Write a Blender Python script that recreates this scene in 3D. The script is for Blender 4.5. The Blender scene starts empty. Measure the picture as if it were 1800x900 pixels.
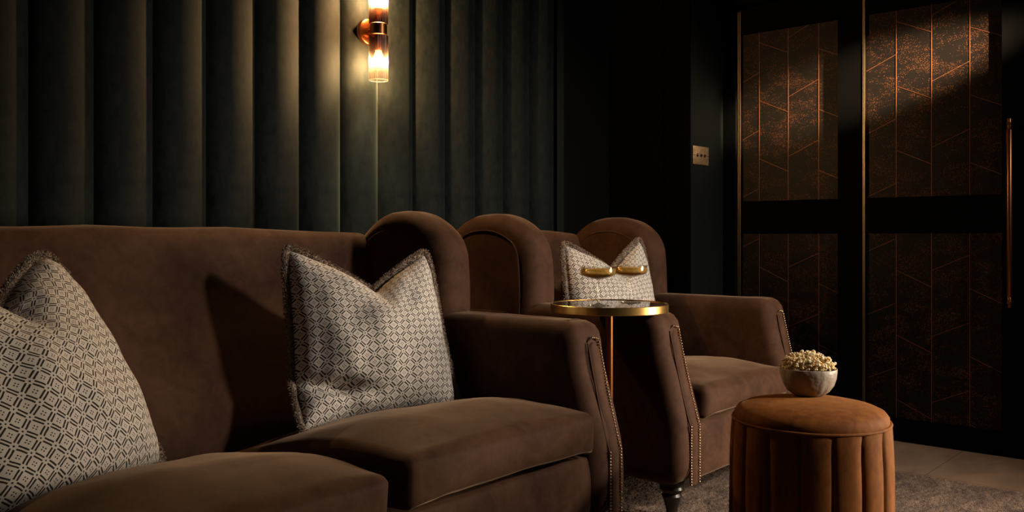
import bpy, bmesh, math, random
from mathutils import Vector, Matrix, noise
random.seed(7)
C = bpy.context.scene.collection
sc = bpy.context.scene

# ------------------------------------------------------------------ camera, world, lights, exposure
# world X runs along the channelled wall, +Y towards that wall, Z up, metres
VIEW = math.radians(41.4)
cam_d = bpy.data.cameras.new('camera'); cam = bpy.data.objects.new('camera', cam_d); C.objects.link(cam)
cam.location = (0, 0, 0.88); cam.rotation_euler = (math.pi/2, 0, VIEW - math.pi/2)
cam_d.sensor_width = 36; cam_d.lens = 1560/1800*36; cam_d.shift_y = -34/1800; cam_d.clip_start = 0.02
sc.camera = cam

w = bpy.data.worlds.new('world'); sc.world = w; w.use_nodes = True
w.node_tree.nodes['Background'].inputs[0].default_value = (0.5, 0.6, 0.7, 1)
w.node_tree.nodes['Background'].inputs[1].default_value = 0.0

def lamp(name, kind, loc, aim, energy, color, **kw):
    d = bpy.data.lights.new(name, kind); d.energy = energy; d.color = color
    for k, v in kw.items(): setattr(d, k, v)
    o = bpy.data.objects.new(name, d); C.objects.link(o); o.location = loc
    o.rotation_euler = (Vector(aim)-Vector(loc)).to_track_quat('-Z', 'Y').to_euler()
    return o
lamp('key_light', 'SPOT', (2.95, -1.45, 2.1), (2.65, 1.9, 0.30), 325, (1.0, 0.87, 0.73), spot_size=math.radians(64), spot_blend=1.0, shadow_soft_size=0.17)
lamp('low_light', 'AREA', (3.30, -0.25, 0.70), (1.75, 1.45, 0.20), 13, (1.0, 0.82, 0.61), shape='DISK', size=0.85, spread=math.radians(95))
lamp('room_fill', 'AREA', (0.6, -1.4, 2.5), (1.4, 1.9, 0.9), 0.5, (0.60, 0.85, 1.0), shape='RECTANGLE', size=2.6, size_y=1.8)
lamp('door_spot', 'SPOT', (3.45, -0.6, 2.05), (3.97, 1.31, 1.59), 5600, (1.0, 0.76, 0.50), spot_size=math.radians(11), spot_blend=1.0, shadow_soft_size=0.03)

vs = sc.view_settings
vs.view_transform = 'Standard'; vs.look = 'None'; vs.exposure = 0.14; vs.gamma = 1.0; vs.use_curve_mapping = False
sc.cycles.max_bounces = 10; sc.cycles.transmission_bounces = 8; sc.cycles.transparent_max_bounces = 16
sc.cycles.caustics_reflective = False; sc.cycles.caustics_refractive = False

# ------------------------------------------------------------------ materials
def mat(name, base=(0.5,0.5,0.5), rough=0.5, metal=0.0, **kw):
    m = bpy.data.materials.new(name); m.use_nodes = True
    b = m.node_tree.nodes['Principled BSDF']
    b.inputs['Base Color'].default_value = (*base, 1); b.inputs['Roughness'].default_value = rough
    b.inputs['Metallic'].default_value = metal
    for k, v in kw.items(): b.inputs[k.replace('_', ' ')].default_value = v
    return m
class NT:
    def __init__(s, m): s.t = m.node_tree; s.b = s.t.nodes['Principled BSDF']
    def n(s, t, **kw):
        x = s.t.nodes.new(t)
        for k, v in kw.items(): setattr(x, k, v)
        return x
    def l(s, a, b): s.t.links.new(a, b)
    def math(s, op, a, b=None, c=None):
        x = s.n('ShaderNodeMath', operation=op)
        for i, v in enumerate((a, b, c)):
            if v is None: continue
            if isinstance(v, (int, float)): x.inputs[i].default_value = v
            else: s.l(v, x.inputs[i])
        return x.outputs[0]
    def coord(s, kind='Object', scale=(1,1,1)):
        c = s.n('ShaderNodeTexCoord'); mp = s.n('ShaderNodeMapping'); mp.inputs['Scale'].default_value = scale
        s.l(c.outputs[kind], mp.inputs['Vector']); return mp.outputs[0]
    def noise(s, vec, scale, detail=3, rough=0.55, dist=0.0):
        x = s.n('ShaderNodeTexNoise'); x.inputs['Scale'].default_value = scale; x.inputs['Detail'].default_value = detail
        x.inputs['Roughness'].default_value = rough; x.inputs['Distortion'].default_value = dist
        s.l(vec, x.inputs['Vector']); return x.outputs['Fac']
    def ramp(s, fac, stops):
        r = s.n('ShaderNodeValToRGB'); e = r.color_ramp.elements
        while len(e) < len(stops): e.new(0.5)
        for q, (p, c) in zip(e, stops): q.position = p; q.color = (*c, 1)
        s.l(fac, r.inputs[0]); return r.outputs[0]
    def mix(s, fac, a, b, mode='MIX'):
        x = s.n('ShaderNodeMix', data_type='RGBA', blend_type=mode)
        for i, v in ((0, fac), (6, a), (7, b)):
            if isinstance(v, (int, float)): x.inputs[i].default_value = v
            elif isinstance(v, tuple): x.inputs[i].default_value = (*v, 1)
            else: s.l(v, x.inputs[i])
        return x.outputs[2]
    def bump(s, h, strength=0.3, dist=0.002):
        x = s.n('ShaderNodeBump'); x.inputs['Strength'].default_value = strength; x.inputs['Distance'].default_value = dist
        s.l(h, x.inputs['Height']); s.l(x.outputs[0], s.b.inputs['Normal'])

def velvet(name, dark, light, sheen=0.35, tint=(1,1,1), scale=1.0, stretch=(1,1,1), nap=0.5, fine=0.40):
    m = mat(name, dark, 0.75); t = NT(m)
    v = t.coord('Object', stretch)
    a = t.noise(v, 5*scale, 4, 0.6, 0.9); b = t.noise(v, 55*scale, 3, 0.6, 0.3); c = t.noise(v, 900, 1)
    f = t.math('ADD', t.math('ADD', t.math('MULTIPLY', a, 0.65*(1-fine)), t.math('MULTIPLY', t.noise(v, 15*scale, 3, 0.6, 1.6), 0.35*(1-fine))), t.math('MULTIPLY', b, fine))
    lo, hi = 0.5-0.2*nap, 0.5+0.25*nap
    col = t.ramp(f, [(lo, dark), (hi, light)])
    t.l(col, t.b.inputs['Base Color'])
    t.b.inputs['Sheen Weight'].default_value = sheen; t.b.inputs['Sheen Roughness'].default_value = 0.35
    t.b.inputs['Sheen Tint'].default_value = (*tint, 1); t.b.inputs['Specular IOR Level'].default_value = 0.15
    t.bump(t.math('ADD', t.math('MULTIPLY', c, 0.3), t.math('MULTIPLY', b, 0.35)), 0.2, 0.002)
    return m

M = {}
M['brown'] = velvet('brown_velvet', (0.036, 0.0145, 0.0075), (0.096, 0.044, 0.025), 0.32, (1.0, 0.70, 0.47), nap=0.75, fine=0.12)
M['teal'] = velvet('teal_velvet', (0.0010, 0.0032, 0.0037), (0.0125, 0.0152, 0.0137), 0.16, (0.75, 0.95, 0.9), 1.0, (1, 1, 0.5), nap=0.6)
M['rust'] = velvet('rust_velvet', (0.125, 0.037, 0.0060), (0.235, 0.083, 0.0150), 0.12, (1.0, 0.50, 0.20), 0.9, (1, 1, 0.5))
M['black'] = mat('black_lacquer', (0.0009, 0.0008, 0.0007), 0.7, 0.0, Specular_IOR_Level=0.03)
M['matt_black'] = mat('matt_black_paint', (0.0015, 0.0015, 0.0015), 0.8, 0.0, Specular_IOR_Level=0.1)
M['pier'] = mat('dark_green_paint', (0.003, 0.0045, 0.0042), 0.6, 0.0, Specular_IOR_Level=0.25)
M['wall'] = mat('dark_wall_paint', (0.02, 0.022, 0.02), 0.8)
M['ceiling'] = mat('dark_ceiling_paint', (0.02, 0.02, 0.02), 0.9)
M['wood'] = mat('ebonised_wood', (0.008, 0.005, 0.004), 0.35)
M['nail'] = mat('antique_nail_metal', (0.62, 0.42, 0.26), 0.28, 1.0)
M['brass'] = mat('brushed_brass', (0.70, 0.43, 0.14), 0.30, 1.0)
t = NT(M['brass']); t.bump(t.noise(t.coord('Object', (1,1,40)), 30, 2), 0.08, 0.001)
M['copper'] = mat('aged_copper', (0.24, 0.095, 0.04), 0.33, 1.0)
M['pole'] = mat('copper_pole', (0.22, 0.085, 0.032), 0.33, 1.0)
M['switch'] = mat('antique_brass_plate', (0.52, 0.34, 0.18), 0.5, 0.55)
t = NT(M['switch']); t.l(t.ramp(t.noise(t.coord(), 60, 4), [(0.35, (0.42,0.25,0.12)), (0.7, (0.62,0.44,0.25))]), t.b.inputs['Base Color'])
M['inlay'] = mat('copper_inlay', (0.15, 0.050, 0.018), 0.45, 0.5)
M['edge'] = mat('bronze_edge', (0.40, 0.30, 0.17), 0.35, 1.0)
M['glasstop'] = mat('black_glass', (0.004, 0.004, 0.004), 0.04, 0.0)

# door panels: black stone-like sheet sown with copper flecks
m = mat('copper_flecked_black', (0.008, 0.006, 0.005), 0.42, Specular_IOR_Level=0.15); t = NT(m); M['fleck'] = m
v = t.coord()
vo = t.n('ShaderNodeTexVoronoi', feature='F1'); vo.inputs['Scale'].default_value = 400; t.l(v, vo.inputs['Vector'])
wn = t.n('ShaderNodeTexWhiteNoise', noise_dimensions='3D'); t.l(vo.outputs['Position'], wn.inputs['Vector'])
patch = t.noise(t.coord('Object', (1, 0.7, 1.5)), 9.0, 5, 0.65)
thr = t.n('ShaderNodeMapRange'); t.l(patch, thr.inputs[0]); thr.inputs[1].default_value = 0.44; thr.inputs[2].default_value = 0.68
thr.inputs[3].default_value = 0.01; thr.inputs[4].default_value = 0.40
fl = t.math('MULTIPLY', t.math('LESS_THAN', wn.outputs['Value'], thr.outputs[0]), t.math('LESS_THAN', vo.outputs['Distance'], 0.42))
dust = t.noise(t.coord('Object', (1, 1, 1.4)), 330, 4, 0.75)
haze = t.math('MULTIPLY', t.math('GREATER_THAN', dust, 0.56), thr.outputs[0])
cc = t.mix(t.noise(v, 60, 1), (0.15, 0.034, 0.008), (0.22, 0.095, 0.038))
base = t.mix(t.math('MULTIPLY', haze, 0.75), (0.0036, 0.0026, 0.0021), (0.075, 0.028, 0.010))
t.l(t.mix(fl, base, cc), t.b.inputs['Base Color'])
t.l(t.math('MULTIPLY', fl, 0.55), t.b.inputs['Metallic'])
t.bump(t.math('ADD', fl, dust), 0.35, 0.001)

# floor stone, rug, popcorn, ceramic
m = mat('beige_stone', (0.26, 0.21, 0.155), 0.45); t = NT(m); M['stone'] = m
t.l(t.ramp(t.noise(t.coord('Object', (1, 2.2, 1)), 4, 5), [(0.3, (0.24,0.150,0.100)), (0.75, (0.35,0.235,0.160))]), t.b.inputs['Base Color'])
M['grout'] = mat('grout', (0.03, 0.024, 0.018), 0.9)
m = mat('taupe_rug_pile', (0.2,0.14,0.1), 0.95, Sheen_Weight=0.1); t = NT(m); M['rug'] = m
v = t.coord('Object', (1, 2.6, 1))
f = t.math('ADD', t.math('MULTIPLY', t.noise(v, 6, 4, 0.7, 1.2), 0.75), t.math('MULTIPLY', t.noise(t.coord(), 110, 2), 0.25))
t.l(t.ramp(f, [(0.38, (0.070,0.036,0.023)), (0.5, (0.165,0.100,0.066)), (0.62, (0.31,0.20,0.136))]), t.b.inputs['Base Color'])
t.bump(t.noise(t.coord(), 260, 3), 1.0, 0.012)
m = mat('popcorn_white', (0.8,0.68,0.42), 0.75, Subsurface_Weight=0.0); t = NT(m); M['popcorn'] = m
t.l(t.ramp(t.noise(t.coord(), 95, 2), [(0.40, (0.84,0.74,0.52)), (0.56, (0.78,0.58,0.28)), (0.70, (0.50,0.22,0.05))]), t.b.inputs['Base Color'])
m = mat('speckled_stoneware', (0.42,0.35,0.27), 0.42); t = NT(m); M['bowl'] = m
vo = t.n('ShaderNodeTexVoronoi', feature='F1'); vo.inputs['Scale'].default_value = 45; t.l(t.coord(), vo.inputs['Vector'])
t.l(t.mix(t.math('LESS_THAN', vo.outputs['Distance'], 0.07), t.ramp(t.noise(t.coord(), 25, 3), [(0.3,(0.24,0.185,0.14)),(0.7,(0.33,0.275,0.22))]), (0.05,0.03,0.02)), t.b.inputs['Base Color'])
t.bump(t.noise(t.coord('Object', (1,1,1)), 70, 1), 0.5, 0.004)
m = mat('taupe_brush_fringe', (0.2,0.15,0.11), 0.85, Sheen_Weight=0.3); t = NT(m); M['fringe'] = m
t.l(t.ramp(t.noise(t.coord(), 260, 2), [(0.36,(0.10,0.060,0.040)), (0.5,(0.23,0.16,0.115)), (0.66,(0.46,0.37,0.29))]), t.b.inputs['Base Color'])

# block-printed linen: lattice of double bars with four dots in each diamond (UV in metres)
m = mat('block_printed_linen', (0.45,0.38,0.3), 0.85, Sheen_Weight=0.15); t = NT(m); M['linen'] = m
uv = t.n('ShaderNodeTexCoord'); sp = t.n('ShaderNodeSeparateXYZ')
wob = t.n('ShaderNodeTexNoise'); wob.inputs['Scale'].default_value = 60; t.l(uv.outputs['UV'], wob.inputs['Vector'])
vm = t.n('ShaderNodeVectorMath', operation='MULTIPLY_ADD'); t.l(wob.outputs['Color'], vm.inputs[0]); vm.inputs[1].default_value = (0.003,0.003,0); t.l(uv.outputs['UV'], vm.inputs[2])
t.l(vm.outputs[0], sp.inputs[0])
x = t.math('DIVIDE', sp.outputs[0], 0.0415); y = t.math('DIVIDE', sp.outputs[1], 0.0385)
p = t.math('ADD', x, y); q = t.math('SUBTRACT', x, y)
a = t.math('SUBTRACT', t.math('FRACT', p), 0.5); b = t.math('SUBTRACT', t.math('FRACT', q), 0.5)
aa = t.math('ABSOLUTE', a); ab = t.math('ABSOLUTE', b)
def bars(u_, v_):   # bars beside the edge |u|=.5, long along v
    near = t.math('LESS_THAN', t.math('ABSOLUTE', t.math('SUBTRACT', t.math('SUBTRACT', 0.5, u_), 0.105)), 0.054)
    return t.math('MULTIPLY', near, t.math('LESS_THAN', v_, 0.31))
ink = t.math('MAXIMUM', bars(aa, ab), bars(ab, aa))
def dot(cx, cy, r):
    dx = t.math('SUBTRACT', aa, cx); dy = t.math('SUBTRACT', ab, cy)
    return t.math('LESS_THAN', t.math('ADD', t.math('MULTIPLY', dx, dx), t.math('MULTIPLY', dy, dy)), r*r)
ink = t.math('MAXIMUM', ink, dot(0.085, 0.085, 0.046)); ink = t.math('MAXIMUM', ink, dot(0.5, 0.5, 0.06))
lin = t.mix(t.noise(t.coord('UV'), 700, 2), (0.60, 0.535, 0.485), (0.80, 0.73, 0.665))
inkc = t.mix(t.noise(t.coord('UV'), 300, 2), (0.009, 0.005, 0.003), (0.022, 0.013, 0.008))
t.l(t.mix(ink, lin, inkc), t.b.inputs['Base Color'])
t.bump(t.noise(t.coord('UV'), 900, 2), 0.3, 0.001)

def thin_glass(name, tint, gloss=0.10, rough=0.03, grad=None, fres=0.35):
    m = bpy.data.materials.new(name); m.use_nodes = True; nt = m.node_tree; nt.nodes.clear()
    o = nt.nodes.new('ShaderNodeOutputMaterial'); tr = nt.nodes.new('ShaderNodeBsdfTransparent'); gl = nt.nodes.new('ShaderNodeBsdfGlossy')
    mx = nt.nodes.new('ShaderNodeMixShader'); lw = nt.nodes.new('ShaderNodeLayerWeight'); lw.inputs[0].default_value = 0.25
    tr.inputs[0].default_value = (*tint, 1); gl.inputs['Roughness'].default_value = rough; gl.inputs['Color'].default_value = (1, .95, .9, 1)
    mul = nt.nodes.new('ShaderNodeMath'); mul.operation = 'MULTIPLY_ADD'; nt.links.new(lw.outputs['Fresnel'], mul.inputs[0]); mul.inputs[1].default_value = fres; mul.inputs[2].default_value = gloss
    nt.links.new(mul.outputs[0], mx.inputs[0]); nt.links.new(tr.outputs[0], mx.inputs[1]); nt.links.new(gl.outputs[0], mx.inputs[2])
    nt.links.new(mx.outputs[0], o.inputs[0])
    if grad:   # smoky end of the shade fading to clear
        tc = nt.nodes.new('ShaderNodeTexCoord'); s = nt.nodes.new('ShaderNodeSeparateXYZ'); r = nt.nodes.new('ShaderNodeValToRGB')
        mr = nt.nodes.new('ShaderNodeMapRange'); mr.inputs[1].default_value, mr.inputs[2].default_value = grad[0], grad[1]
        nt.links.new(tc.outputs['Object'], s.inputs[0]); nt.links.new(s.outputs[2], mr.inputs[0]); nt.links.new(mr.outputs[0], r.inputs[0])
        r.color_ramp.elements[0].color = (*grad[2], 1); r.color_ramp.elements[1].color = (*tint, 1)
        nt.links.new(r.outputs[0], tr.inputs[0])
    return m
M['shade_low'] = thin_glass('smoked_ribbed_glass', (0.95,0.88,0.80), 0.02, 0.25, (0.0, -0.10, (0.42,0.24,0.15)))
M['shade_high'] = thin_glass('smoked_ribbed_glass_upper', (0.95,0.88,0.80), 0.02, 0.25, (0.0, 0.10, (0.42,0.24,0.15)))
M['crystal'] = thin_glass('clear_crystal', (0.985,0.985,0.975), 0.03, 0.03, fres=0.6)
M['stem'] = thin_glass('crystal_stem', (0.97,0.97,0.95), 0.10, 0.10, fres=0.7)
M['wine'] = m = thin_glass('champagne', (1.0, 0.80, 0.38), 0.08, 0.08, fres=0.6)
_o = [n_ for n_ in m.node_tree.nodes if n_.type == 'OUTPUT_MATERIAL'][0]; _p = _o.inputs[0].links[0].from_socket
_d = m.node_tree.nodes.new('ShaderNodeBsdfDiffuse'); _d.inputs[0].default_value = (0.95, 0.62, 0.20, 1); _x = m.node_tree.nodes.new('ShaderNodeMixShader'); _x.inputs[0].default_value = 0.35
m.node_tree.links.new(_p, _x.inputs[1]); m.node_tree.links.new(_d.outputs[0], _x.inputs[2]); m.node_tree.links.new(_x.outputs[0], _o.inputs[0])
m = bpy.data.materials.new('glowing_bulb'); m.use_nodes = True; nt_ = m.node_tree; nt_.nodes.clear(); M['bulb'] = m   # lit glass envelope, the light itself inside it
_o = nt_.nodes.new('ShaderNodeOutputMaterial'); _e = nt_.nodes.new('ShaderNodeEmission'); _t = nt_.nodes.new('ShaderNodeBsdfTransparent'); _x = nt_.nodes.new('ShaderNodeMixShader')
_e.inputs[0].default_value = (1.0, 0.56, 0.20, 1); _e.inputs[1].default_value = 18; _x.inputs[0].default_value = 0.35
nt_.links.new(_t.outputs[0], _x.inputs[1]); nt_.links.new(_e.outputs[0], _x.inputs[2]); nt_.links.new(_x.outputs[0], _o.inputs[0])

# ------------------------------------------------------------------ mesh helpers
def link(name, me, material, parent=None, smooth=True, sharp=None, loc=None):
    if material: me.materials.append(material)
    if smooth:
        for p_ in me.polygons: p_.use_smooth = True
        if sharp: me.set_sharp_from_angle(angle=math.radians(sharp))
    o = bpy.data.objects.new(name, me); C.objects.link(o)
    if parent: o.parent = parent
    if loc: o.location = loc
    return o
def from_data(name, V, Fc, material, parent=None, smooth=True, sharp=None, loc=None):
    me = bpy.data.meshes.new(name); me.from_pydata([tuple(v_) for v_ in V], [], Fc)
    bm = bmesh.new(); bm.from_mesh(me); bmesh.ops.recalc_face_normals(bm, faces=bm.faces); bm.to_mesh(me); bm.free()
    return link(name, me, material, parent, smooth, sharp, loc)
def tag(o, label=None, cat=None, group=None, kind=None):
    if label: o['label'] = label
    if cat: o['category'] = cat
    if group: o['group'] = group
    if kind: o['kind'] = kind
    return o
def thing(name, loc, label, cat, group=None, rz=0):
    o = bpy.data.objects.new(name, None); C.objects.link(o); o.location = loc; o.rotation_euler = (0, 0, rz)
    o.empty_display_size = 0.1
    return tag(o, label, cat, group)
class MB:
    def __init__(s): s.V = []; s.F = []
    def add(s, V, Fc): k = len(s.V); s.V += [tuple(v_) for v_ in V]; s.F += [tuple(i+k for i in f_) for f_ in Fc]
    def box(s, a, b):
        (x0,y0,z0),(x1,y1,z1) = a, b
        s.add([(x0,y0,z0),(x1,y0,z0),(x1,y1,z0),(x0,y1,z0),(x0,y0,z1),(x1,y0,z1),(x1,y1,z1),(x0,y1,z1)],
              [(0,3,2,1),(4,5,6,7),(0,1,5,4),(1,2,6,5),(2,3,7,6),(3,0,4,7)])
    def tube(s, pts, r, n=8, closed=False, caps=True):
        pts = [Vector(p_) for p_ in pts]; k = len(pts); V = []; Fc = []; up = None
        for i, p_ in enumerate(pts):
            d = (pts[(i+1) % k] - pts[i-1]) if (closed or 0 < i < k-1) else (pts[1]-pts[0] if i == 0 else pts[-1]-pts[-2])
            d.normalize()
            if up is None: up = d.orthogonal().normalized()
            up = (up - d*up.dot(d)).normalized(); e = d.cross(up)
            rr = r[i] if isinstance(r, (list, tuple)) else r
            V += [p_ + (up*math.cos(2*math.pi*j/n) + e*math.sin(2*math.pi*j/n))*rr for j in range(n)]
        for i in range(k if closed else k-1):
            i2 = (i+1) % k
            for j in range(n): Fc.append((i*n+j, i*n+(j+1) % n, i2*n+(j+1) % n, i2*n+j))
        if caps and not closed: Fc += [tuple(range(n))[::-1], tuple((k-1)*n+j for j in range(n))]
        s.add(V, Fc)
    def lathe(s, prof, n=48, c=(0,0,0), axis='z'):
        V = []; Fc = []; k = len(prof)
        for (r, z) in prof:
            for j in range(n):
                a_ = 2*math.pi*j/n; x_, y_ = r*math.cos(a_), r*math.sin(a_)
                P = (x_, y_, z) if axis == 'z' else ((x_, z, y_) if axis == 'y' else (z, x_, y_))
                V.append((P[0]+c[0], P[1]+c[1], P[2]+c[2]))
        for i in range(k-1):
            for j in range(n): Fc.append((i*n+j, i*n+(j+1) % n, (i+1)*n+(j+1) % n, (i+1)*n+j))
        if prof[0][0] > 1e-6: Fc.append(tuple(range(n))[::-1])
        if prof[-1][0] > 1e-6: Fc.append(tuple((k-1)*n+j for j in range(n)))
        s.add(V, Fc)
    def build(s, name, material, parent=None, smooth=False, sharp=None, loc=None):
        o = from_data(name, s.V, s.F, material, parent, smooth or bool(sharp), sharp, loc)
        return o
def box_obj(name, a, b, material, parent=None, bevel=0.0, seg=2):
    mb = MB(); mb.box(a, b); me = bpy.data.meshes.new(name); me.from_pydata(mb.V, [], mb.F)
    if bevel:
        bm = bmesh.new(); bm.from_mesh(me)
        bmesh.ops.bevel(bm, geom=bm.edges[:], offset=bevel, segments=seg, profile=0.5, affect='EDGES')
        bm.to_mesh(me); bm.free()
    return link(name, me, material, parent, bool(bevel), 40 if bevel else None)

def smooth_poly(pts, n=10):
    """closed Catmull-Rom through control points -> dense outline"""
    out = []; k = len(pts)
    for i in range(k):
        p0, p1, p2, p3 = (Vector((*pts[(i+j-1) % k], 0)) for j in range(4))
        for j in range(n):
            s_ = j/n
            out.append(0.5*((2*p1)+(-p0+p2)*s_+(2*p0-5*p1+4*p2-p3)*s_*s_+(-p0+3*p1-3*p2+p3)*s_**3))
    return [(p_.x, p_.y) for p_ in out]
def round_poly(pts, n=6):
    """polygon whose corners (a, b, r) are rounded by r; CCW"""
    out = []; k = len(pts)
    for i in range(k):
        P = Vector(pts[i][:2]); r = pts[i][2]; A = Vector(pts[i-1][:2]); B = Vector(pts[(i+1) % k][:2])
        da = (A-P); db = (B-P); r = min(r, da.length*0.48, db.length*0.48); da.normalize(); db.normalize()
        s0, s1 = P+da*r, P+db*r
        for j in range(n+1):
            s_ = j/n; out.append(tuple((1-s_)**2*s0 + 2*s_*(1-s_)*P + s_*s_*s1))
    # resample evenly
    pts2 = [Vector(p_) for p_ in out]; L = [0]; k = len(pts2)
    for i in range(k): L.append(L[-1]+(pts2[(i+1) % k]-pts2[i]).length)
    m_ = 120; res = []; i = 0
    for j in range(m_):
        d = L[-1]*j/m_
        while L[i+1] < d: i += 1
        s_ = (d-L[i])/max(L[i+1]-L[i], 1e-9); res.append(tuple(pts2[i].lerp(pts2[(i+1) % k], s_)))
    return res
CAPS = (0.05, 0.13, 0.25, 0.38, 0.5, 0.64, 0.78, 0.9)
def soft_prism(name, prof, x0, x1, r, material, parent, puff=0.0, bulge=0.0, nx=6, wob=0.0):
    """outline in (y,z) swept along x with rounded ends and softly puffed caps"""
    k = len(prof); P = [Vector(p_) for p_ in prof]
    ar = sum(P[i].x*P[(i+1) % k].y-P[(i+1) % k].x*P[i].y for i in range(k))
    if ar < 0: P.reverse()
    N = []
    for i in range(k):
        d = P[(i+1) % k]-P[i-1]; N.append(Vector((d.y, -d.x)).normalized())
    cen = sum(P, Vector((0,0)))/k; rings = []
    def inset(v_): return [P[i]-N[i]*v_ for i in range(k)]
    base = inset(r)
    for s_ in CAPS: rings.append((x0-puff*(1-s_**2), [cen+(b_-cen)*s_ for b_ in base]))
    na = 6
    for j in range(na+1):
        th = math.pi/2*j/na; rings.append((x0+r*(1-math.cos(th)), inset(r*(1-math.sin(th)))))
    for j in range(1, nx):
        s_ = j/nx; rings.append((x0+r+(x1-x0-2*r)*s_, inset(-bulge*math.sin(math.pi*s_))))
    for j in range(na, -1, -1):
        th = math.pi/2*j/na; rings.append((x1-r*(1-math.cos(th)), inset(r*(1-math.sin(th)))))
    for s_ in CAPS[::-1]: rings.append((x1+puff*(1-s_**2), [cen+(b_-cen)*s_ for b_ in base]))
    V = []; Fc = []
    for xx, ring in rings:
        for q_ in ring:
            v_ = Vector((xx, q_.x, q_.y))
            if wob:
                v_ += noise.noise_vector(v_*5+Vector((3,1,7)))*wob + noise.noise_vector(v_*16)*wob*0.25
            V.append(v_)
    for i in range(len(rings)-1):
        for j in range(k): Fc.append((i*k+j, i*k+(j+1) % k, (i+1)*k+(j+1) % k, (i+1)*k+j))
    for xx in (x0-puff, x1+puff):
        v_ = Vector((xx, cen.x, cen.y)); V.append(v_+(noise.noise_vector(v_*5+Vector((3,1,7)))*wob+noise.noise_vector(v_*16)*wob*0.25 if wob else Vector()))
    e = (len(rings)-1)*k
    for j in range(k): Fc.append((j, len(V)-2, (j+1) % k)); Fc.append((e+j, e+(j+1) % k, len(V)-1))
    return from_data(name, V, Fc, material, parent)

def soft_box(name, a, b, r, material, parent, fn=None, n=18, wob=0.0):
    """rounded box on a cube grid; fn(point, sx, sy, sz) may move every point"""
    A = Vector(a); B = Vector(b); c = (A+B)/2; h = (B-A)/2
    idx = {}; V = []; Fc = []
    def vert(i, j, k_):
        key = (i, j, k_)
        if key not in idx:
            def g(i_, hh):      # finer rows near the rounded edges
                s_ = 2*i_/n-1; return math.copysign(abs(s_)**0.75 if abs(s_) > 0 else 0, s_)
            s_ = Vector((g(i, 0), g(j, 0), g(k_, 0))); p_ = Vector((s_.x*h.x, s_.y*h.y, s_.z*h.z))
            q_ = Vector((max(-h.x+r, min(h.x-r, p_.x)), max(-h.y+r, min(h.y-r, p_.y)), max(-h.z+r, min(h.z-r, p_.z))))
            d = p_-q_
            if d.length > 1e-9: p_ = q_+d.normalized()*r
            p_ = p_+c
            if fn: p_ = fn(p_, s_.x, s_.y, s_.z)
            if wob: p_ = p_+noise.noise_vector(p_*6)*wob+noise.noise_vector(p_*19)*wob*0.3
            idx[key] = len(V); V.append(p_)
        return idx[key]
    for i in range(n):
        for j in range(n):
            for s_ in (0, n):
                Fc.append((vert(i,j,s_), vert(i+1,j,s_), vert(i+1,j+1,s_), vert(i,j+1,s_)))
                Fc.append((vert(i,s_,j), vert(i+1,s_,j), vert(i+1,s_,j+1), vert(i,s_,j+1)))
                Fc.append((vert(s_,i,j), vert(s_,i+1,j), vert(s_,i+1,j+1), vert(s_,i,j+1)))
    return from_data(name, V, Fc, material, parent)

# ------------------------------------------------------------------ the room
DOOR = 3.97; WALL = 2.57; PIER = 2.103; PIERX = 3.64; X0, Y0 = -2.2, -3.3; TOP = 2.6
fl_ = box_obj('floor', (X0, Y0, -0.10), (4.2, 2.8, -0.0008), M['grout']); tag(fl_, kind='structure')
us = [3.462-0.6*k for k in range(0, 3)][::-1]+[3.962]; vsj = [1.022+0.6*k for k in (-3,-2,-1,0,1)]+[2.1]
def tile(x0_, y0_, x1_, y1_):
    box_obj('tile', (x0_+0.0015, y0_+0.0015, -0.012), (x1_-0.0015, y1_-0.0015, 0.0), M['stone'], fl_)
for i in range(len(us)-1):
    for j in range(len(vsj)-1): tile(us[i], vsj[j], us[i+1], vsj[j+1])
# rest of the stone floor, out of the picture
tag(box_obj('trim_1', (X0, Y0, -0.012), (us[0]-0.003, 2.57, 0.0), M['stone']), kind='structure')
tag(box_obj('trim_2', (us[0], Y0, -0.012), (3.962, vsj[0]-0.003, 0.0), M['stone']), kind='structure')
tag(box_obj('ceiling', (X0, Y0, TOP), (4.2, 2.8, TOP+0.08), M['ceiling']), kind='structure')
tag(box_obj('wall_back', (X0-0.1, Y0-0.1, 0), (4.2, Y0, TOP), M['wall']), kind='structure')
tag(box_obj('wall_rear', (X0-0.1, Y0, 0), (X0, 2.8, TOP), M['wall']), kind='structure')

wl = box_obj('wall_left', (X0, WALL, 0), (4.2, WALL+0.1, TOP), M['matt_black']); tag(wl, kind='structure')
PITCH = 0.1742; E0 = 0.936
def channel():
    """one upholstered channel, width PITCH, local x 0..PITCH, bulging towards -y"""
    n = 16; V = []; Fc = []; zs = [0.10+i*(TOP-0.12-0.10)/30 for i in range(31)]
    for z in zs:
        for i in range(n+1):
            s_ = i/n*2-1; xx = (s_+1)/2*(PITCH-0.0015)+0.00075
            yy = -0.038*(1-abs(s_)**2.0)**0.72
            yy += noise.noise(Vector((xx*9, z*3.2, 1.7)))*0.0018*(1-s_*s_)
            V.append((xx, yy, z))
    for k in range(len(zs)-1):
        for i in range(n): a_ = k*(n+1)+i; Fc.append((a_, a_+1, a_+n+2, a_+n+1))
    return V, Fc
cv, cf = channel(); ch_me = None
for k in range(-8, 13):
    if ch_me is None:
        o = from_data('channel_panel', cv, cf, M['teal'], wl); ch_me = o.data
    else:
        o = bpy.data.objects.new('channel_panel', ch_me); C.objects.link(o); o.parent = wl
    o.location = (E0+PITCH*k, WALL, 0)
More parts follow.
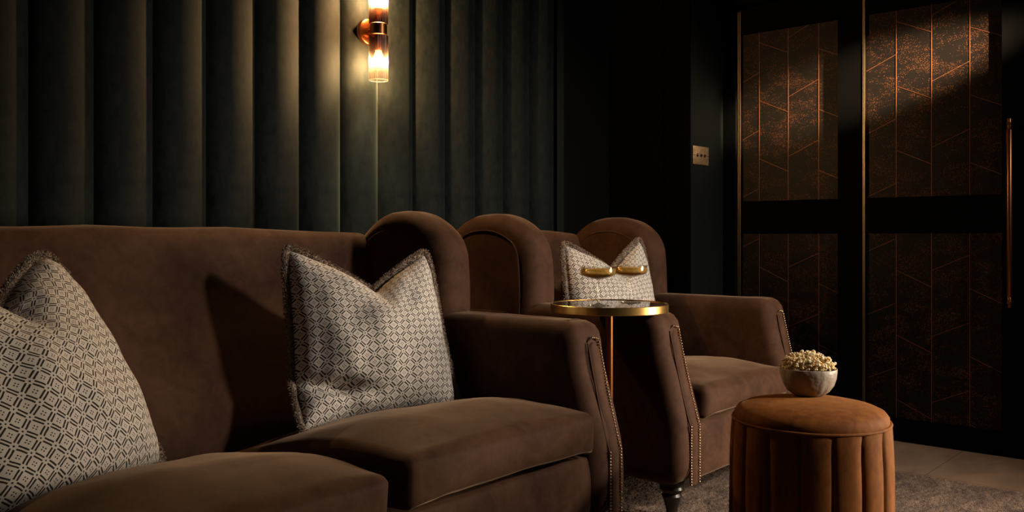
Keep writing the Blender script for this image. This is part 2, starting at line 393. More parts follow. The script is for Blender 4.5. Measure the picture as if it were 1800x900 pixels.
# bare panel at the end of the channels, black joinery in the corner
tag(box_obj('trim_3', (E0+13*PITCH, 2.545, 0), (3.252, WALL, TOP), M['pier']), kind='structure')
tag(box_obj('trim_4', (3.252, 2.556, 0), (PIERX, WALL, TOP), M['matt_black']), kind='structure')
pr = box_obj('wall_pier', (PIERX, PIER, 0), (4.2, WALL, TOP), M['pier']); tag(pr, kind='structure')
box_obj('panel', (PIERX-0.012, 2.245, 0.02), (PIERX, WALL-0.016, TOP-0.02), M['black'], pr, 0.002)
box_obj('panel', (PIERX-0.012, PIER+0.001, 0.02), (PIERX, 2.241, TOP-0.02), M['black'], pr, 0.002)

# ---- door wall: two framed doors with fleck panels divided by copper inlay
wd = MB(); wd.box((4.03, Y0, 0), (4.2, PIER, TOP)); wd.box((DOOR-0.02, Y0, 2.0), (4.03, PIER, TOP))
wd.box((DOOR-0.02, 2.035, 0), (4.03, PIER, 2.0)); wd.box((DOOR-0.02, Y0, 0), (4.03, 0.66, 2.0))
tag(wd.build('wall_front', M['matt_black']), kind='structure')
ZB0, ZB1, ZU0, ZU1 = 0.096, 0.900, 1.050, 1.860; PER = 0.279
def clip_poly(poly, zlo, zhi):
    for lim, sgn in ((zlo, 1), (zhi, -1)):
        out = []
        for i in range(len(poly)):
            a_, b_ = poly[i], poly[(i+1) % len(poly)]; ia, ib = (a_[1]-lim)*sgn >= 0, (b_[1]-lim)*sgn >= 0
            if ia: out.append(a_)
            if ia != ib:
                s_ = (lim-a_[1])/(b_[1]-a_[1]); out.append((a_[0]+(b_[0]-a_[0])*s_, lim))
        poly = out
        if len(poly) < 3: return None
    return poly
def slab(name, poly, x0_, x1_, material, parent):
    n = len(poly); V = [(x0_, a_, b_) for a_, b_ in poly]+[(x1_, a_, b_) for a_, b_ in poly]
    Fc = [tuple(range(n)), tuple(range(n, 2*n))[::-1]]+[(i, (i+1) % n, n+(i+1) % n, n+i) for i in range(n)]
    return from_data(name, V, Fc, material, parent, smooth=False)
def door(name, v_hi, v_lo, panel_hi, panel_lo, cols, handle):
    d = thing(name, (DOOR, v_hi, 0), None, None); tag(d, kind='structure'); ox, oy = DOOR, v_hi
    fr = MB()
    for (a_, b_, z0, z1) in ((panel_lo, v_lo, 0.008, 1.975), (v_hi, panel_hi, 0.008, 1.975), (panel_hi, panel_lo, 0.008, ZB0), (panel_hi, panel_lo, ZB1, ZU0), (panel_hi, panel_lo, ZU1, 1.975)):
        fr.box((-0.006, b_-oy, z0), (0.045, a_-oy, z1))
    fr.build('door_frame', M['black'], d)
    b_ = MB(); b_.box((0.025, panel_lo-oy, ZB0), (0.04, panel_hi-oy, ZU1)); b_.build('backing_board', M['matt_black'], d)
    e = MB(); e.box((-0.0085, v_hi-0.004-oy, 0.01), (-0.005, v_hi-0.0005-oy, 1.97)); e.build('edge_strip', M['edge'], d)
    e = MB(); e.box((-0.0085, panel_hi-0.001-oy, 0.012), (-0.005, panel_hi+0.0025-oy, 1.97)); e.build('edge_strip', M['edge'], d)
    g = 0.0012
    for (zlo, zhi, off) in ((ZU0, ZU1, 0.0), (ZB0, ZB1, 0.039)):
        for c_ in range(4):
            yl, yr = cols[c_], cols[c_+1]; w_ = yl-yr; sl = 0.065/0.145*w_
            if c_ == 0: zr = 1.390+off; zl = zr-sl
            elif c_ == 1: zl = 1.532+off; zr = zl-0.066
            elif c_ == 2: zl = 1.536+off; zr = zl+0.066
            else: zl = 1.463+off; zr = zl-sl
            k0 = -8
            while k0 < 8:
                l0, r0 = zl+k0*PER, zr+k0*PER; l1, r1 = l0+PER, r0+PER
                poly = clip_poly([(yl-g-oy, l0+g), (yl-g-oy, l1-g), (yr+g-oy, r1-g), (yr+g-oy, r0+g)], zlo+0.001, zhi-0.001)
                if poly and max(q_[1] for q_ in poly)-min(q_[1] for q_ in poly) > 0.004:
                    slab('inlay_panel', poly, 0.012, 0.024, M['fleck'], d)
                st = clip_poly([(yl-g-oy, l0-g), (yl-g-oy, l0+g*0.6), (yr+g-oy, r0+g*0.6), (yr+g-oy, r0-g)], zlo+0.001, zhi-0.001)
                if st: slab('copper_inlay_strip', st, 0.0108, 0.024, M['inlay'], d)
                k0 += 1
            if c_ > 0:
                slab('copper_inlay_strip', [(yl-g-oy, zlo), (yl-g-oy, zhi), (yl+g-oy, zhi), (yl+g-oy, zlo)], 0.0105, 0.024, M['inlay'], d)
    if handle:
        hy = handle-oy; hx = -0.055
        def vt(z0, z1, r, nm):
            mb = MB(); mb.lathe([(r*0.9, z0), (r, z0+0.002), (r, z1-0.002), (r*0.9, z1)], 20, (hx, hy, 0)); return mb
        hb = vt(0.642, 1.302, 0.0115, '').build('door_handle', M['copper'], d, sharp=35)
        for z0, z1 in ((0.600, 0.642), (1.302, 1.346)):
            vt(z0, z1, 0.0085, '').build('end_cap', M['copper'], hb, sharp=35)
        for z in (0.622, 1.325):
            mb = MB(); mb.lathe([(0.006, -0.012), (0.0075, -0.010), (0.0075, 0.0), (0.0055, 0.004), (0.0055, 0.05)], 14, (hx, hy, z), 'x'); mb.build('mounting_post', M['copper'], hb, sharp=35)
    return d
door('door_1', 2.030, 1.434, 2.017, 1.541, [2.017, 1.927, 1.782, 1.636, 1.541], None)
door('door_2', 1.430, 0.665, 1.421, 0.879, [1.421, 1.293, 1.149, 1.001, 0.879], 0.842)
tag(box_obj('trim_5', (3.9625, 0.66, 0.0), (3.976, 2.035, 0.004), M['black']), kind='structure')

# ------------------------------------------------------------------ wall light
SX, SY, SZ = 2.066, 2.458, 1.6205
s = thing('wall_light', (SX, SY, SZ), 'copper wall light with two ribbed smoky glass shades on the channelled wall', 'wall light')
mb = MB(); mb.lathe([(0.0, 0.045), (0.040, 0.045), (0.046, 0.049), (0.047, 0.054), (0.047, 0.064)], 40, (0,0,0), 'y'); mb.build('backplate', M['copper'], s, sharp=35)
mb = MB(); mb.lathe([(0.010, 0.028), (0.010, 0.048)], 20, (0,0,0), 'y'); mb.build('arm', M['copper'], s, sharp=35)
mb = MB(); mb.lathe([(0.0,-0.0215),(0.0275, -0.0215), (0.0305, -0.019), (0.0305, 0.019), (0.0275, 0.0215),(0.0,0.0215)], 40); mb.build('body', M['copper'], s, sharp=30)
def ribbed(name, sgn, material):
    n = 160; V = []; Fc = []
    zs = [0.0, 0.002] + [0.16*i/6 for i in range(1, 6)] + [0.158, 0.160]
    for ro in (0.0, -0.0022):
        for z in zs:
            for j in range(n):
                r = 0.0338+0.0009*math.cos(2*math.pi*j/n*32)+ro; a_ = 2*math.pi*j/n; V.append((r*math.cos(a_), r*math.sin(a_), sgn*z))
    k = len(zs)
    for L_ in range(2):
        for i in range(k-1):
            for j in range(n): b_ = L_*k*n; Fc.append((b_+i*n+j, b_+i*n+(j+1) % n, b_+(i+1)*n+(j+1) % n, b_+(i+1)*n+j))
    for j in range(n): Fc.append(((k-1)*n+j, (k-1)*n+(j+1) % n, (2*k-1)*n+(j+1) % n, (2*k-1)*n+j))
    return from_data(name, V, Fc, material, s, loc=(0, 0, sgn*0.0215))
for sgn, mm in ((-1, M['shade_low']), (1, M['shade_high'])):
    sh = ribbed('glass_shade', sgn, mm)
    mb = MB(); mb.lathe([(0.0, 0.0), (0.0145, 0.0), (0.0145, sgn*0.050), (0.012, sgn*0.054), (0.0, sgn*0.054)], 24, (0,0,sgn*0.0216)); mb.build('lamp_socket', M['copper'], s, sharp=35)
    mb = MB(); pf = [(0.010, 0.052), (0.013, 0.062), (0.018, 0.074), (0.0205, 0.086), (0.018, 0.099), (0.011, 0.108), (0.0, 0.111)]
    mb.lathe([(r, sgn*z) for r, z in pf], 24, (0,0,sgn*0.0216)); mb.build('bulb', M['bulb'], s, smooth=True)
    lamp('bulb_light', 'POINT', (SX, SY, SZ+sgn*0.107), (SX, SY-1, SZ), 31, (1.0, 0.71, 0.36), shadow_soft_size=0.012)
    mb = MB(); mb.tube([(0.0338*math.cos(a_), 0.0338*math.sin(a_), 0) for a_ in [2*math.pi*i/60 for i in range(60)]], 0.0012, 6, closed=True)
    mb.build('shade_rim', M['crystal'], sh, smooth=True, loc=(0, 0, sgn*0.160))

# light switch on the pier
SWX, SWZ = 3.727, 1.262
s = thing('light_switch', (SWX, PIER, SWZ), 'brushed brass three toggle light switch on the dark green pier', 'light switch')
box_obj('switch_plate', (-0.073, -0.005, -0.043), (0.073, 0.0, 0.043), M['switch'], s, 0.0012)
for x_ in (-0.034, 0.0, 0.034):
    mb = MB(); mb.lathe([(0.0, -0.0072), (0.0062, -0.0072), (0.0082, -0.0062), (0.0082, -0.004)], 20, (x_, 0, 0.0), 'y'); c_ = mb.build('toggle_collar', M['wood'], s, sharp=35)
    mb = MB(); mb.tube([(x_, -0.006, 0.0), (x_, -0.0085, 0.0004), (x_, -0.0105, 0.0010), (x_, -0.013, 0.0018), (x_, -0.0155, 0.0024), (x_, -0.0165, 0.0026)], [0.0028, 0.0030, 0.0043, 0.0050, 0.0040, 0.0018], 14); mb.build('toggle', M['nail'], s, smooth=True)
for x_ in (-0.064, 0.064):
    mb = MB(); mb.lathe([(0.0, -0.006), (0.003, -0.006), (0.0035, -0.0048)], 12, (x_, 0, 0), 'y'); mb.build('screw', M['wood'], s, sharp=35)

# ------------------------------------------------------------------ rug
RX0, RX1, RY0, RY1 = -0.6, 3.40, -1.3, 2.2; RZ = 0.012
def rug():
    nx, ny = 240, 160; V = []; Fc = []
    for i in range(nx+1):
        for j in range(ny+1):
            s_, q_ = i/nx, j/ny; x_ = RX0+(RX1-RX0)*s_**0.6; y_ = RY0+(RY1-RY0)*q_
            ed = min(1, min(x_-RX0, RX1-x_, y_-RY0, RY1-y_)/0.006)
            z = 0.0005+ed*(RZ-0.003+0.0012*noise.noise(Vector((x_*60, y_*70, 0))))
            V.append((x_, y_, z))
    for i in range(nx):
        for j in range(ny): a_ = i*(ny+1)+j; Fc.append((a_, a_+ny+1, a_+ny+2, a_+1))
    return from_data('rug', V, Fc, M['rug'])
rg = thing('rug', (0,0,0), 'large taupe rug with streaky pile under the seats and pouf', 'rug')
o = rug(); o.name = 'rug_base'; o.parent = rg
V = []; Fc = []; nx, ny = 290, 380     # standing pile on the part of the rug in view
for i in range(nx+1):
    for j in range(ny+1):
        x_ = 2.20+(RX1-0.001-2.20)*i/nx; y_ = 0.20+1.60*j/ny
        hgt = 0.0016*noise.noise(Vector((x_*45, y_*60, 3)))+0.0022*noise.noise(Vector((x_*150, y_*170, 0)))+0.0030*noise.noise(Vector((x_*120+7, y_*310, 8)))
        ed = min(1.0, (RX1-x_)/0.006)
        V.append((x_+0.0015*noise.noise(Vector((x_*200, y_*200, 5))), y_, RZ+(0.0025+hgt)*ed-0.008*(1-ed)))
for i in range(nx):
    for j in range(ny): a_ = i*(ny+1)+j; Fc.append((a_, a_+ny+1, a_+ny+2, a_+1))
o = from_data('pile', V, Fc, M['rug'], rg); tag(o, kind='stuff')

# ------------------------------------------------------------------ sofa and armchair
ARM = 0.15; HT = 0.64; FLOORZ = 0.010
def front_y(z):          # how far the arm front lies behind the foot plane
    if z <= 0.30: return 0.0
    s_ = min(1, (z-0.30)/0.28); return 0.072*(s_**0.85)
arm_prof = round_poly([(0.0, 0.115, 0.085), (1.06, 0.115, 0.085), (1.06, HT, 0.085), (0.082, HT, 0.082), (0.068, 0.53, 0.04), (0.036, 0.42, 0.05), (0.0, 0.30, 0.06)])
wing_prof = round_poly([(0.575, 0.46, 0.10), (1.07, 0.46, 0.10), (1.07, 0.80, 0.14), (0.92, 0.945, 0.16), (0.73, 0.955, 0.12), (0.585, 0.875, 0.13), (0.570, 0.70, 0.08)], 8)
back_prof = round_poly([(0.70, 0.16, 0.06), (1.06, 0.16, 0.06), (1.06, 0.84, 0.06), (1.03, 0.888, 0.05), (0.945, 0.882, 0.05), (0.905, 0.70, 0.10), (0.72, 0.34, 0.06)], 8)
def inset_pts(prof, d):
    P = [Vector(p_) for p_ in prof]; k = len(P); out = []
    for i in range(k):
        t_ = P[(i+2) % k]-P[i-2]; n_ = Vector((t_.y, -t_.x)).normalized(); out.append(P[i]-n_*d)
    return out
def make_seat(name, loc, W, label, cat, cushions, group=None):
    s = thing(name, loc, label, cat, group)
    soft_box('seat_base', (ARM-0.01, 0.032, 0.115), (W-ARM+0.01, 0.95, 0.294), 0.014, M['brown'], s, wob=0.003,
             fn=lambda p_, a_, b_, c_: p_+Vector((0, -0.012*(1-c_*c_) if b_ < -0.9 else 0, 0)))
    soft_prism('backrest', back_prof, ARM-0.03, W-ARM+0.03, 0.03, M['brown'], s, bulge=0.012, nx=24, wob=0.006)
    for (x0, x1, zf, zb) in cushions:
        def fn(p_, a_, b_, c_, zf=zf, zb=zb, x0=x0, x1=x1):
            dpt = max(0.0, (p_.y-0.22)/0.48); drop = (zf-zb)*max(0, dpt)**1.2*(0.5+0.5*(c_+1)/2)
            cr = 0.042*(1-abs(a_)**3.2)*(1-0.92*abs(b_)**2.6)*max(0, c_)
            if c_ < 0: cr = 0.016*max(0, 1-p_.y/0.25)*(1-0.8*a_**6)*min(1, -c_)
            p_ = p_.copy(); p_.z += cr-drop
            if b_ < -0.8: p_.y -= 0.010*(1-c_*c_)*(1-a_**4)
            return p_
        soft_box('seat_cushion', (x0+0.003, 0.000, 0.296), (x1-0.003, 0.76, zf-0.028), 0.022, M['brown'], s, fn, 30, wob=0.006)
    for side in (0, 1):
        x0 = 0 if side == 0 else W-ARM; x1 = x0+ARM
        arm = soft_prism('armrest', arm_prof, x0, x1, 0.046, M['brown'], s, puff=0.004, nx=4, wob=0.004)
        wing = soft_prism('wing', wing_prof, x0-0.002, x1-0.004, 0.055, M['brown'], s, puff=-0.006, nx=4, wob=0.004)
        ip = inset_pts(wing_prof, 0.060); seg = [q_ for q_ in ip if q_.y > 0.56]
        # order the visible part of the loop from front to back
        i0 = max(range(len(ip)), key=lambda i: (ip[i].y <= 0.56 and ip[i-1].y > 0.56))
        mb = MB()
        for xx in (x0-0.003, x1-0.003):
            run = [q_ for q_ in (ip[i0:]+ip[:i0]) if q_.y > 0.56]
            mb.tube([(xx, q_.x, q_.y) for q_ in run], 0.0028, 6)
        mb.build('piping', M['brown'], wing, smooth=True)
        # gathered pleats where the velvet turns over the top of the wing
        mb = MB()
        for a0 in (0.64, 0.69, 0.74):
            pts = []
            for i in range(9):
                s_ = i/8; xx = x0+0.016+s_*(ARM-0.040); ht = None
                best = min((q_ for q_ in wing_prof if q_[1] > 0.80), key=lambda q_: abs(q_[0]-(a0+0.018*(s_-0.5))))
                lift = 0.0006-0.055*(max(0, abs(s_-0.47)*2-0.32)/0.68)**2.2*0.62
                pts.append((xx, best[0]-lift*0.2, best[1]+lift-0.001))
            mb.tube(pts, 0.0016, 5)
        if name == 'wing_armchair': mb.build('pleat', M['brown'], wing, smooth=True)
        # front facing: a slim raised band, piped on the inside and nailed on the outside
        c0, c1 = x0+0.056, x0+0.100; zs = [0.122+i*(0.582-0.122)/40 for i in range(41)]
        V = []; Fc = []
        for z in zs:
            y_ = front_y(z)-0.0005
            tl = 0 if z < 0.56 else (z-0.56)/0.022; in_ = (1-math.sqrt(max(0, 1-min(1, tl)**2)))*0.018
            for xx, dy in ((c0+in_, 0.006), (c0+in_+0.003, 0.0), ((c0+c1)/2, -0.0025), (c1-in_-0.003, 0.0), (c1-in_, 0.006)): V.append((xx, y_+dy, z))
        for i in range(40):
            for j in range(4): Fc.append((i*5+j, i*5+j+1, i*5+j+6, i*5+j+5))
        from_data('facing', V, Fc, M['brown'], arm)
        mb = MB(); mb.tube([(c0-0.003, front_y(z)-0.0005, z) for z in zs], 0.0026, 6); 
        mb.tube([(c0+(c1-c0)*i/10-0.001, front_y(0.585)+0.0045-0.006*math.sin(math.pi*i/10), 0.584+0.012*math.sin(math.pi*i/10)) for i in range(11)], 0.0026, 6)
        # the seam that rounds the arm top behind the facing
        mb.tube([(x0+0.012+ (ARM-0.024)*i/12, 0.118+0.018*math.sin(math.pi*i/12), HT-0.030+0.0315*(1-abs(i/6-1)**2.6)) for i in range(13)], 0.0022, 6)
        mb.build('piping', M['brown'], arm, smooth=True)
        mb = MB(); z = 0.125; nails = []
        while z < 0.584: nails.append((c1+0.004, front_y(z)-0.0015, z)); z += 0.0083
        z = 0.125
        while z < 0.305: nails.append((c0-0.0045, front_y(z)-0.0035, z)); z += 0.0083
        for i in range(1, 5): nails.append((c1+0.004-i*0.0078, front_y(0.588)-0.001, 0.587+0.0045*i-0.0006*i*i))
        for n_ in nails: mb.lathe([(0.0036, 0.002), (0.0034, -0.0005), (0.0022, -0.0024), (0.0, -0.0031)], 8, n_, 'y')
        o = mb.build('nailhead_trim', M['nail'], arm, smooth=True); tag(o, 'row of small bronze nailheads', kind='stuff')
    for lx in (0.07, W-0.07):
        for ly in (0.075, 0.97):
            mb = MB(); mb.lathe([(0.014, 0.0), (0.018, 0.004), (0.019, 0.012), (0.016, 0.020), (0.019, 0.040), (0.026, 0.062), (0.031, 0.076), (0.026, 0.084), (0.034, 0.090), (0.037, 0.098), (0.034, 0.106), (0.040, 0.110), (0.040, 0.122)], 28, (lx, ly, 0))
            mb.build('leg', M['wood'], s, sharp=40)
    return s
SOFA_X1 = 2.030; SOFA_W = 2.22; SO = SOFA_X1-SOFA_W
make_seat('wingback_sofa', (SO, 1.36, FLOORZ), SOFA_W, 'long brown velvet wingback sofa with nailhead trim, nearest seat', 'sofa',
          [(0.15, 0.745, 0.425, 0.33), (0.755, 1.372, 0.420, 0.312), (1.408, 2.07, 0.440, 0.33)])
make_seat('wing_armchair', (2.30, 1.36, FLOORZ), 0.90, 'brown velvet wing armchair with nailhead trim, behind the side table', 'armchair',
          [(0.15, 0.75, 0.430, 0.36)])

# ------------------------------------------------------------------ pillows
def pillow(name, TL, TR, BR, BL, label, chop=0.0, depth=0.13, thick=0.085, seed=0, size=0.48, group='patterned scatter cushions', lean=0.0, curl=None, pinch=0.07, cr_=0.045):
    TL, TR, BR, BL = map(Vector, (TL, TR, BR, BL)); cen = (TL+TR+BR+BL)/4
    ux = ((TR-TL)+(BR-BL)).normalized(); uz = ((TL-BL)+(TR-BR)).normalized(); nrm = ux.cross(uz).normalized()   # towards the viewer (-y)
    if nrm.y > 0: nrm = -nrm
    root = thing(name, (cen.x, cen.y, min(BL.z, BR.z)), label, 'cushion', group); O = root.location.copy()
    n = 56
    def pos(s_, t_, side):
        # outline: edges drawn in between the corners
        cn = 1-(cr_ if t_ > 0 else 0.03)*(abs(s_*t_))**3.5
        ss = s_*(1-pinch*(1-t_*t_)*s_*s_)*cn; tt = t_*(1-pinch*(1-s_*s_)*t_*t_)*cn
        a_, b_ = (ss+1)/2, (tt+1)/2
        P = (BL*(1-a_)+BR*a_)*(1-b_)+(TL*(1-a_)+TR*a_)*b_
        d = abs(s_-chop)/((1+chop) if s_ < chop else (1-chop)); v_ = max(0, 1-d)
        vv = (math.sqrt(v_*v_+0.0)*0.85+v_**3*0.15); top = max(0, (t_+0.2)/1.2)
        P = P-uz*depth*vv*top**1.6
        th = ((1-s_*s_)*(1-t_*t_))**0.46*thick
        th *= 1+0.35*max(0, 0.6-t_)*0.5
        # the blow of the hand dents the body under the V
        th *= 1-0.55*max(0, 1-abs(s_-chop)/0.30)*max(0, (t_-0.35)/0.65)
        fold = 0.012*math.sin((s_-chop)*9)*max(0, (t_-0.2))*max(0, 1-abs(s_-chop)) if side > 0 else 0
        wr = noise.noise(Vector((s_*2.6+seed, t_*2.6, seed*1.7)))*0.018*(1-s_*s_)*(1-t_*t_)
        wr += noise.noise(Vector((s_*6+seed, t_*5, 4+seed)))*0.005*(1-(s_*t_)**2)
        if curl: th *= 1-0.62*math.exp(-((t_+0.60+0.25*(s_+0.6))/0.085)**2)*max(0, min(1, (-s_-0.05)*2.2))
        # corners pulled into creased ears
        cr = abs(s_*t_); wr += 0.004*math.sin((abs(s_)-abs(t_))*22)*cr**3*(1-s_*s_+1-t_*t_)
        P = P+nrm*side*(th+(wr+fold)*min(1, th/0.02))
        if curl and s_*curl[0] > 0 and t_*curl[1] > 0:
            m_ = max(0, abs(s_)-0.45)/0.55*max(0, abs(t_)-0.45)/0.55; P = P+nrm*curl[2]*m_
        return P-O
    V = []; Fc = []; UV = []
    for side in (1, -1):
        for i in range(n+1):
            for j in range(n+1):
                def g(q_): s_ = 2*q_/n-1; return math.copysign(1-(1-abs(s_))**1.35, s_)
                s_, t_ = g(i), g(j); V.append(pos(s_, t_, side)); UV.append((s_*size/2, t_*size/2))
    def id_(sd, i, j): return sd*(n+1)**2+i*(n+1)+j
    for sd in (0, 1):
        for i in range(n):
            for j in range(n):
                f_ = (id_(sd,i,j), id_(sd,i+1,j), id_(sd,i+1,j+1), id_(sd,i,j+1)); Fc.append(f_ if sd == 0 else f_[::-1])
    me = bpy.data.meshes.new('cover'); me.from_pydata([tuple(v_) for v_ in V], [], Fc)
    ul = me.uv_layers.new(name='UVMap')
    for lp in me.loops: ul.data[lp.index].uv = UV[lp.vertex_index]
    # weld the seam
    bm = bmesh.new(); bm.from_mesh(me); bmesh.ops.remove_doubles(bm, verts=bm.verts, dist=1e-5); bmesh.ops.recalc_face_normals(bm, faces=bm.faces); bm.to_mesh(me); bm.free()
    link('cover', me, M['linen'], root)
    # brush fringe: dense tufts all round the seam
    rnd = random.Random(seed+5); V = []; Fc = []
    edge = []
    m_ = 110
    for e in range(4):
        for i in range(m_):
            q_ = -1+2*i/m_; edge.append([(q_, -1), (1, q_), (-q_, 1), (-1, -q_)][e])
    pts = [pos(a_, b_, 1) for a_, b_ in edge]; k = len(pts); ccn = sum(pts, Vector())/k
    outs = []
    for i in range(k):
        tg = (pts[(i+1) % k]-pts[i-1]).normalized(); out = tg.cross(nrm).normalized(); a_, b_ = edge[i]
        if out.dot(pos(a_, b_, 1)-pos(a_*0.96, b_*0.96, 1)) < 0: out = -out
        outs.append(out)
    outs = [(outs[i-2]+outs[i-1]+outs[i]+outs[(i+1) % k]+outs[(i+2) % k]).normalized() for i in range(k)]
    core = [pts[i]+outs[i]*0.007+nrm*0.003 for i in range(k)]; CR = 0.0090
    for r_ in range(12000):
        f_ = rnd.random()*k; i = int(f_); P = core[i].lerp(core[(i+1) % k], f_-i); tg = (pts[(i+1) % k]-pts[i-1]).normalized()
        th = rnd.uniform(-2.2, 2.2); rad = outs[i]*math.cos(th)+nrm*math.sin(th)
        L_ = rnd.uniform(0.0035, 0.0085); d = (rad+tg*rnd.uniform(-0.7, 0.7)).normalized()
        wv = tg.cross(rad).normalized().lerp(tg, rnd.random()).normalized()*0.0010
        P0 = P+rad*CR*0.75; b0 = len(V)
        V += [P0-wv, P0+wv, P0+d*L_+wv*0.8, P0+d*L_-wv*0.8]; Fc.append((b0, b0+1, b0+2, b0+3))
    mb = MB(); mb.V = V; mb.F = Fc
    mb.tube(core, [CR*(0.92+0.12*rnd.random()) for _ in core], 10, closed=True)
    me = bpy.data.meshes.new('fringe'); me.from_pydata([tuple(v_) for v_ in mb.V], [], mb.F)
    o = link('fringe', me, M['fringe'], root, smooth=False); tag(o, 'taupe brush fringe along the seams', kind='stuff')
    return root
# ------------------------------------------------------------------ placements measured from the room grid
pillow('scatter_cushion', (1.385, 2.050, 0.865), (1.812, 1.930, 0.846), (1.795, 1.790, 0.398), (1.340, 1.940, 0.365),
       'black and cream printed cushion at the right end of the sofa', chop=0.12, depth=0.125, seed=1, thick=0.118, cr_=0.09, curl=(-1, -1, 0.09))
pillow('scatter_cushion', (0.378, 1.84, 0.865), (0.795, 2.075, 0.872), (1.005, 1.965, 0.355), (0.570, 1.730, 0.375),
       'black and cream printed cushion cut by the left edge of the photo', chop=-0.05, depth=0.16, seed=2.3, thick=0.105, pinch=0.02, cr_=0.16)
pillow('scatter_cushion', (2.600, 2.055, 0.868), (3.005, 1.96, 0.885), (3.015, 1.87, 0.41), (2.53, 1.95, 0.405),
       'black and cream printed cushion standing in the armchair', chop=0.10, depth=0.125, seed=3.1, thick=0.095, cr_=0.10)

# ------------------------------------------------------------------ side table and coupe glasses
TX, TY, TZ = 2.194, 1.545, 0.680
s = thing('side_table', (TX, TY, RZ), 'round side table with brass rim, black glass top and thin copper pole', 'side table')
z1 = TZ-RZ; R_ = 0.176
mb = MB(); mb.lathe([(0.0, z1-0.010), (R_-0.004, z1-0.010), (R_-0.004, z1-0.002), (0.0, z1-0.002)], 96); mb.build('glass_top', M['glasstop'], s, sharp=35)
mb = MB(); mb.lathe([(R_-0.0035, z1-0.0225), (R_-0.0008, z1-0.0235), (R_, z1-0.0225), (R_, z1-0.001), (R_-0.001, z1), (R_-0.003, z1), (R_-0.0038, z1-0.002), (R_-0.0038, z1-0.0225)], 128)
mb.build('brass_rim', M['brass'], s, sharp=30)
mb = MB(); mb.lathe([(0.0, z1-0.020), (R_-0.004, z1-0.020), (R_-0.004, z1-0.0105), (0.0, z1-0.0105)], 64); mb.build('underside', M['matt_black'], s, sharp=35)
mb = MB(); mb.lathe([(0.0, 0.0), (0.118, 0.0), (0.12, 0.003), (0.12, 0.009), (0.117, 0.012), (0.0, 0.012)], 64); mb.build('base', M['pole'], s, sharp=35)
mb = MB(); mb.lathe([(0.012, 0.010), (0.012, z1-0.035), (0.020, z1-0.030), (0.020, z1-0.0195)], 24); mb.build('pole', M['pole'], s, sharp=35)
def coupe(x_, y_, label):
    s = thing('coupe_glass', (x_, y_, TZ-0.002), label, 'glass', 'champagne coupes')
    st = [(0.0, 0.0), (0.030, 0.0005), (0.033, 0.0012), (0.032, 0.0022), (0.012, 0.0042), (0.004, 0.008), (0.0030, 0.016), (0.0026, 0.050), (0.0032, 0.070), (0.0055, 0.0765), (0.0, 0.0785)]
    mb = MB(); mb.lathe(st, 40); mb.build('stem', M['stem'], s, smooth=True)
    ou = [(0.0, 0.0770), (0.0070, 0.0775), (0.022, 0.0800), (0.038, 0.0845), (0.0485, 0.0890), (0.0515, 0.0935), (0.0522, 0.1000), (0.0525, 0.1130), (0.0523, 0.1138)]
    inn = [(0.0514, 0.1136), (0.0510, 0.1000), (0.0500, 0.0945), (0.0470, 0.0905), (0.037, 0.0862), (0.021, 0.0817), (0.0, 0.0790)]
    mb = MB(); mb.lathe(ou+inn, 64); g = mb.build('glass_bowl', M['crystal'], s, smooth=True)
    lq = [(0.0, 0.0794), (0.021, 0.0821), (0.0368, 0.0866), (0.0467, 0.0909), (0.0496, 0.0948), (0.0506, 0.1000), (0.0508, 0.1080), (0.0, 0.1080)]
    mb = MB(); mb.lathe(lq, 64); mb.build('champagne', M['wine'], s, sharp=50)
    return s
coupe(2.115, 1.528, 'champagne coupe on the side table, the left of two')
coupe(2.285, 1.530, 'champagne coupe on the side table, the right of two')

# ------------------------------------------------------------------ pouf
PX, PY = 2.135, 0.899; RR = 0.1925
s = thing('pouf', (PX, PY, RZ), 'round rust orange velvet pouf with channelled sides and piped top', 'pouf')
HB = 0.416
ang0 = None
cdir = math.atan2(-PY, -PX)     # towards the camera
def channel_side(k):
    n = 14; m_ = 14; V = []; Fc = []; a0 = cdir+math.radians(15.2)+k*2*math.pi/16
    for i in range(m_+1):
        z = 0.02+(HB-0.018)*i/m_; q_ = z/HB
        rz = RR-0.007*(abs(2*q_-1)**3)
        for j in range(n+1):
            s_ = 2*j/n-1; a_ = a0+(s_+1)/2*(2*math.pi/16)
            dp = 1-0.75*max(0, (q_-0.90)/0.10); r = rz+0.002-dp*0.012*(1-(1-abs(s_)**2.6)**0.5)
            r += noise.noise(Vector((k*3.1, s_*1.2, z*9)))*0.0014
            V.append((r*math.cos(a_), r*math.sin(a_), z))
    for i in range(m_):
        for j in range(n): b_ = i*(n+1)+j; Fc.append((b_, b_+1, b_+n+2, b_+n+1))
    return V, Fc
for k in range(16):
    V, Fc = channel_side(k); from_data('channel', V, Fc, M['rust'], s)
pr_ = [(0.0, HB-0.03), (0.172, HB-0.03), (0.178, HB-0.012), (0.183, HB+0.004), (0.182, HB+0.016), (0.174, HB+0.027), (0.155, HB+0.036), (0.125, HB+0.0425), (0.08, HB+0.046), (0.04, HB+0.0475), (0.0, HB+0.048)]
mb = MB(); mb.lathe(pr_, 96); mb.build('seat_top', M['rust'], s, smooth=True)
for zz, rr in ((HB+0.001, 0.1855),):
    mb = MB(); mb.tube([(rr*math.cos(2*math.pi*i/96), rr*math.sin(2*math.pi*i/96), zz) for i in range(96)], 0.0038, 8, closed=True); mb.build('piping', M['rust'], s, smooth=True)
mb = MB(); mb.lathe([(0.0, 0.0), (0.17, 0.0), (0.17, 0.03), (0.0, 0.03)], 48); mb.build('plinth', M['wood'], s, sharp=35)

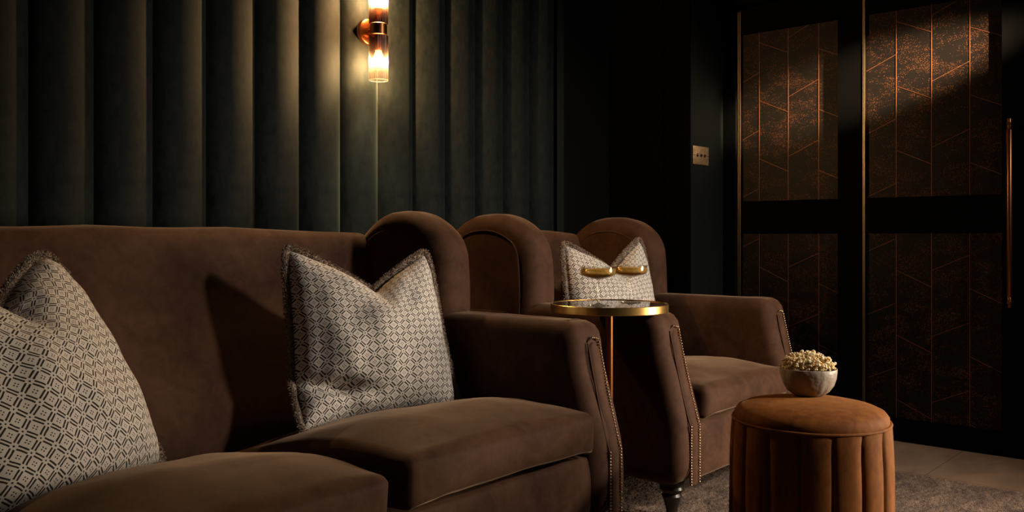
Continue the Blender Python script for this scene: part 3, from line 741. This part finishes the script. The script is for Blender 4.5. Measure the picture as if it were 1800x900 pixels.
# ------------------------------------------------------------------ popcorn bowl
BX, BY = 2.205, 0.933; BZ = RZ+HB+0.0445
s = thing('bowl', (BX, BY, BZ), 'speckled stoneware bowl of popcorn standing on the rust pouf', 'bowl')
def bowl_mesh():
    n = 96; prof = [(0.0, 0.0), (0.026, 0.0), (0.038, 0.004), (0.052, 0.015), (0.062, 0.030), (0.068, 0.047), (0.0703, 0.062), (0.0705, 0.0715), (0.0697, 0.0730), (0.0683, 0.0715), (0.0675, 0.060), (0.065, 0.046), (0.058, 0.032), (0.046, 0.016), (0.0, 0.006)]
    V = []; Fc = []; k = len(prof)
    for i, (r, z) in enumerate(prof):
        for j in range(n):
            a_ = 2*math.pi*j/n; rr = r
            if 2 < i < 7:    # hammered hollows
                rr += 0.0022*noise.noise(Vector((math.cos(a_)*3.4, math.sin(a_)*3.4, z*55)))
            V.append((rr*math.cos(a_), rr*math.sin(a_), z+(0.0012*noise.noise(Vector((math.cos(a_)*2, math.sin(a_)*2, 5))) if i > 5 else 0)))
    for i in range(k-1):
        for j in range(n): Fc.append((i*n+j, i*n+(j+1) % n, (i+1)*n+(j+1) % n, (i+1)*n+j))
    return V, Fc
V, Fc = bowl_mesh(); from_data('bowl_body', V, Fc, M['bowl'], s)
# popcorn: one heap of popped kernels, each a cluster of uneven lobes
bmk = bmesh.new(); bmesh.ops.create_icosphere(bmk, subdivisions=2, radius=1.0)
ico_v = [v_.co.copy() for v_ in bmk.verts]; ico_f = [tuple(v_.index for v_ in f_.verts) for f_ in bmk.faces]; bmk.free()
V = []; Fc = []; rnd = random.Random(11)
for k in range(330):
    a_ = rnd.uniform(0, 2*math.pi); r = 0.0655*math.sqrt(rnd.random()); 
    top = 0.071+0.040*(1-(r/0.0715)**2)**0.75; z = top+rnd.uniform(-0.016, 0.003)+0.003*math.sin(a_*3+1)
    c_ = Vector((r*math.cos(a_), r*math.sin(a_), z)); R0 = rnd.uniform(0.0034, 0.0054)
    for q_ in range(rnd.choice((6, 7, 8))):
        d = Vector((rnd.gauss(0,1), rnd.gauss(0,1), rnd.gauss(0,1))).normalized(); cc_ = c_+d*R0*rnd.uniform(0.7, 1.15); rr = R0*rnd.uniform(0.35, 0.78); off = rnd.random()*50
        b_ = len(V)
        V += [tuple(cc_+v_*rr*(1+0.55*noise.noise(v_*1.9+Vector((off,0,0))))) for v_ in ico_v]
        Fc += [tuple(i+b_ for i in f_) for f_ in ico_f]
me = bpy.data.meshes.new('popcorn'); me.from_pydata(V, [], Fc)
o = link('popcorn', me, M['popcorn'], None, True, None, (BX, BY, BZ))
tag(o, 'heap of cream popcorn filling the stoneware bowl', 'popcorn', kind='stuff')
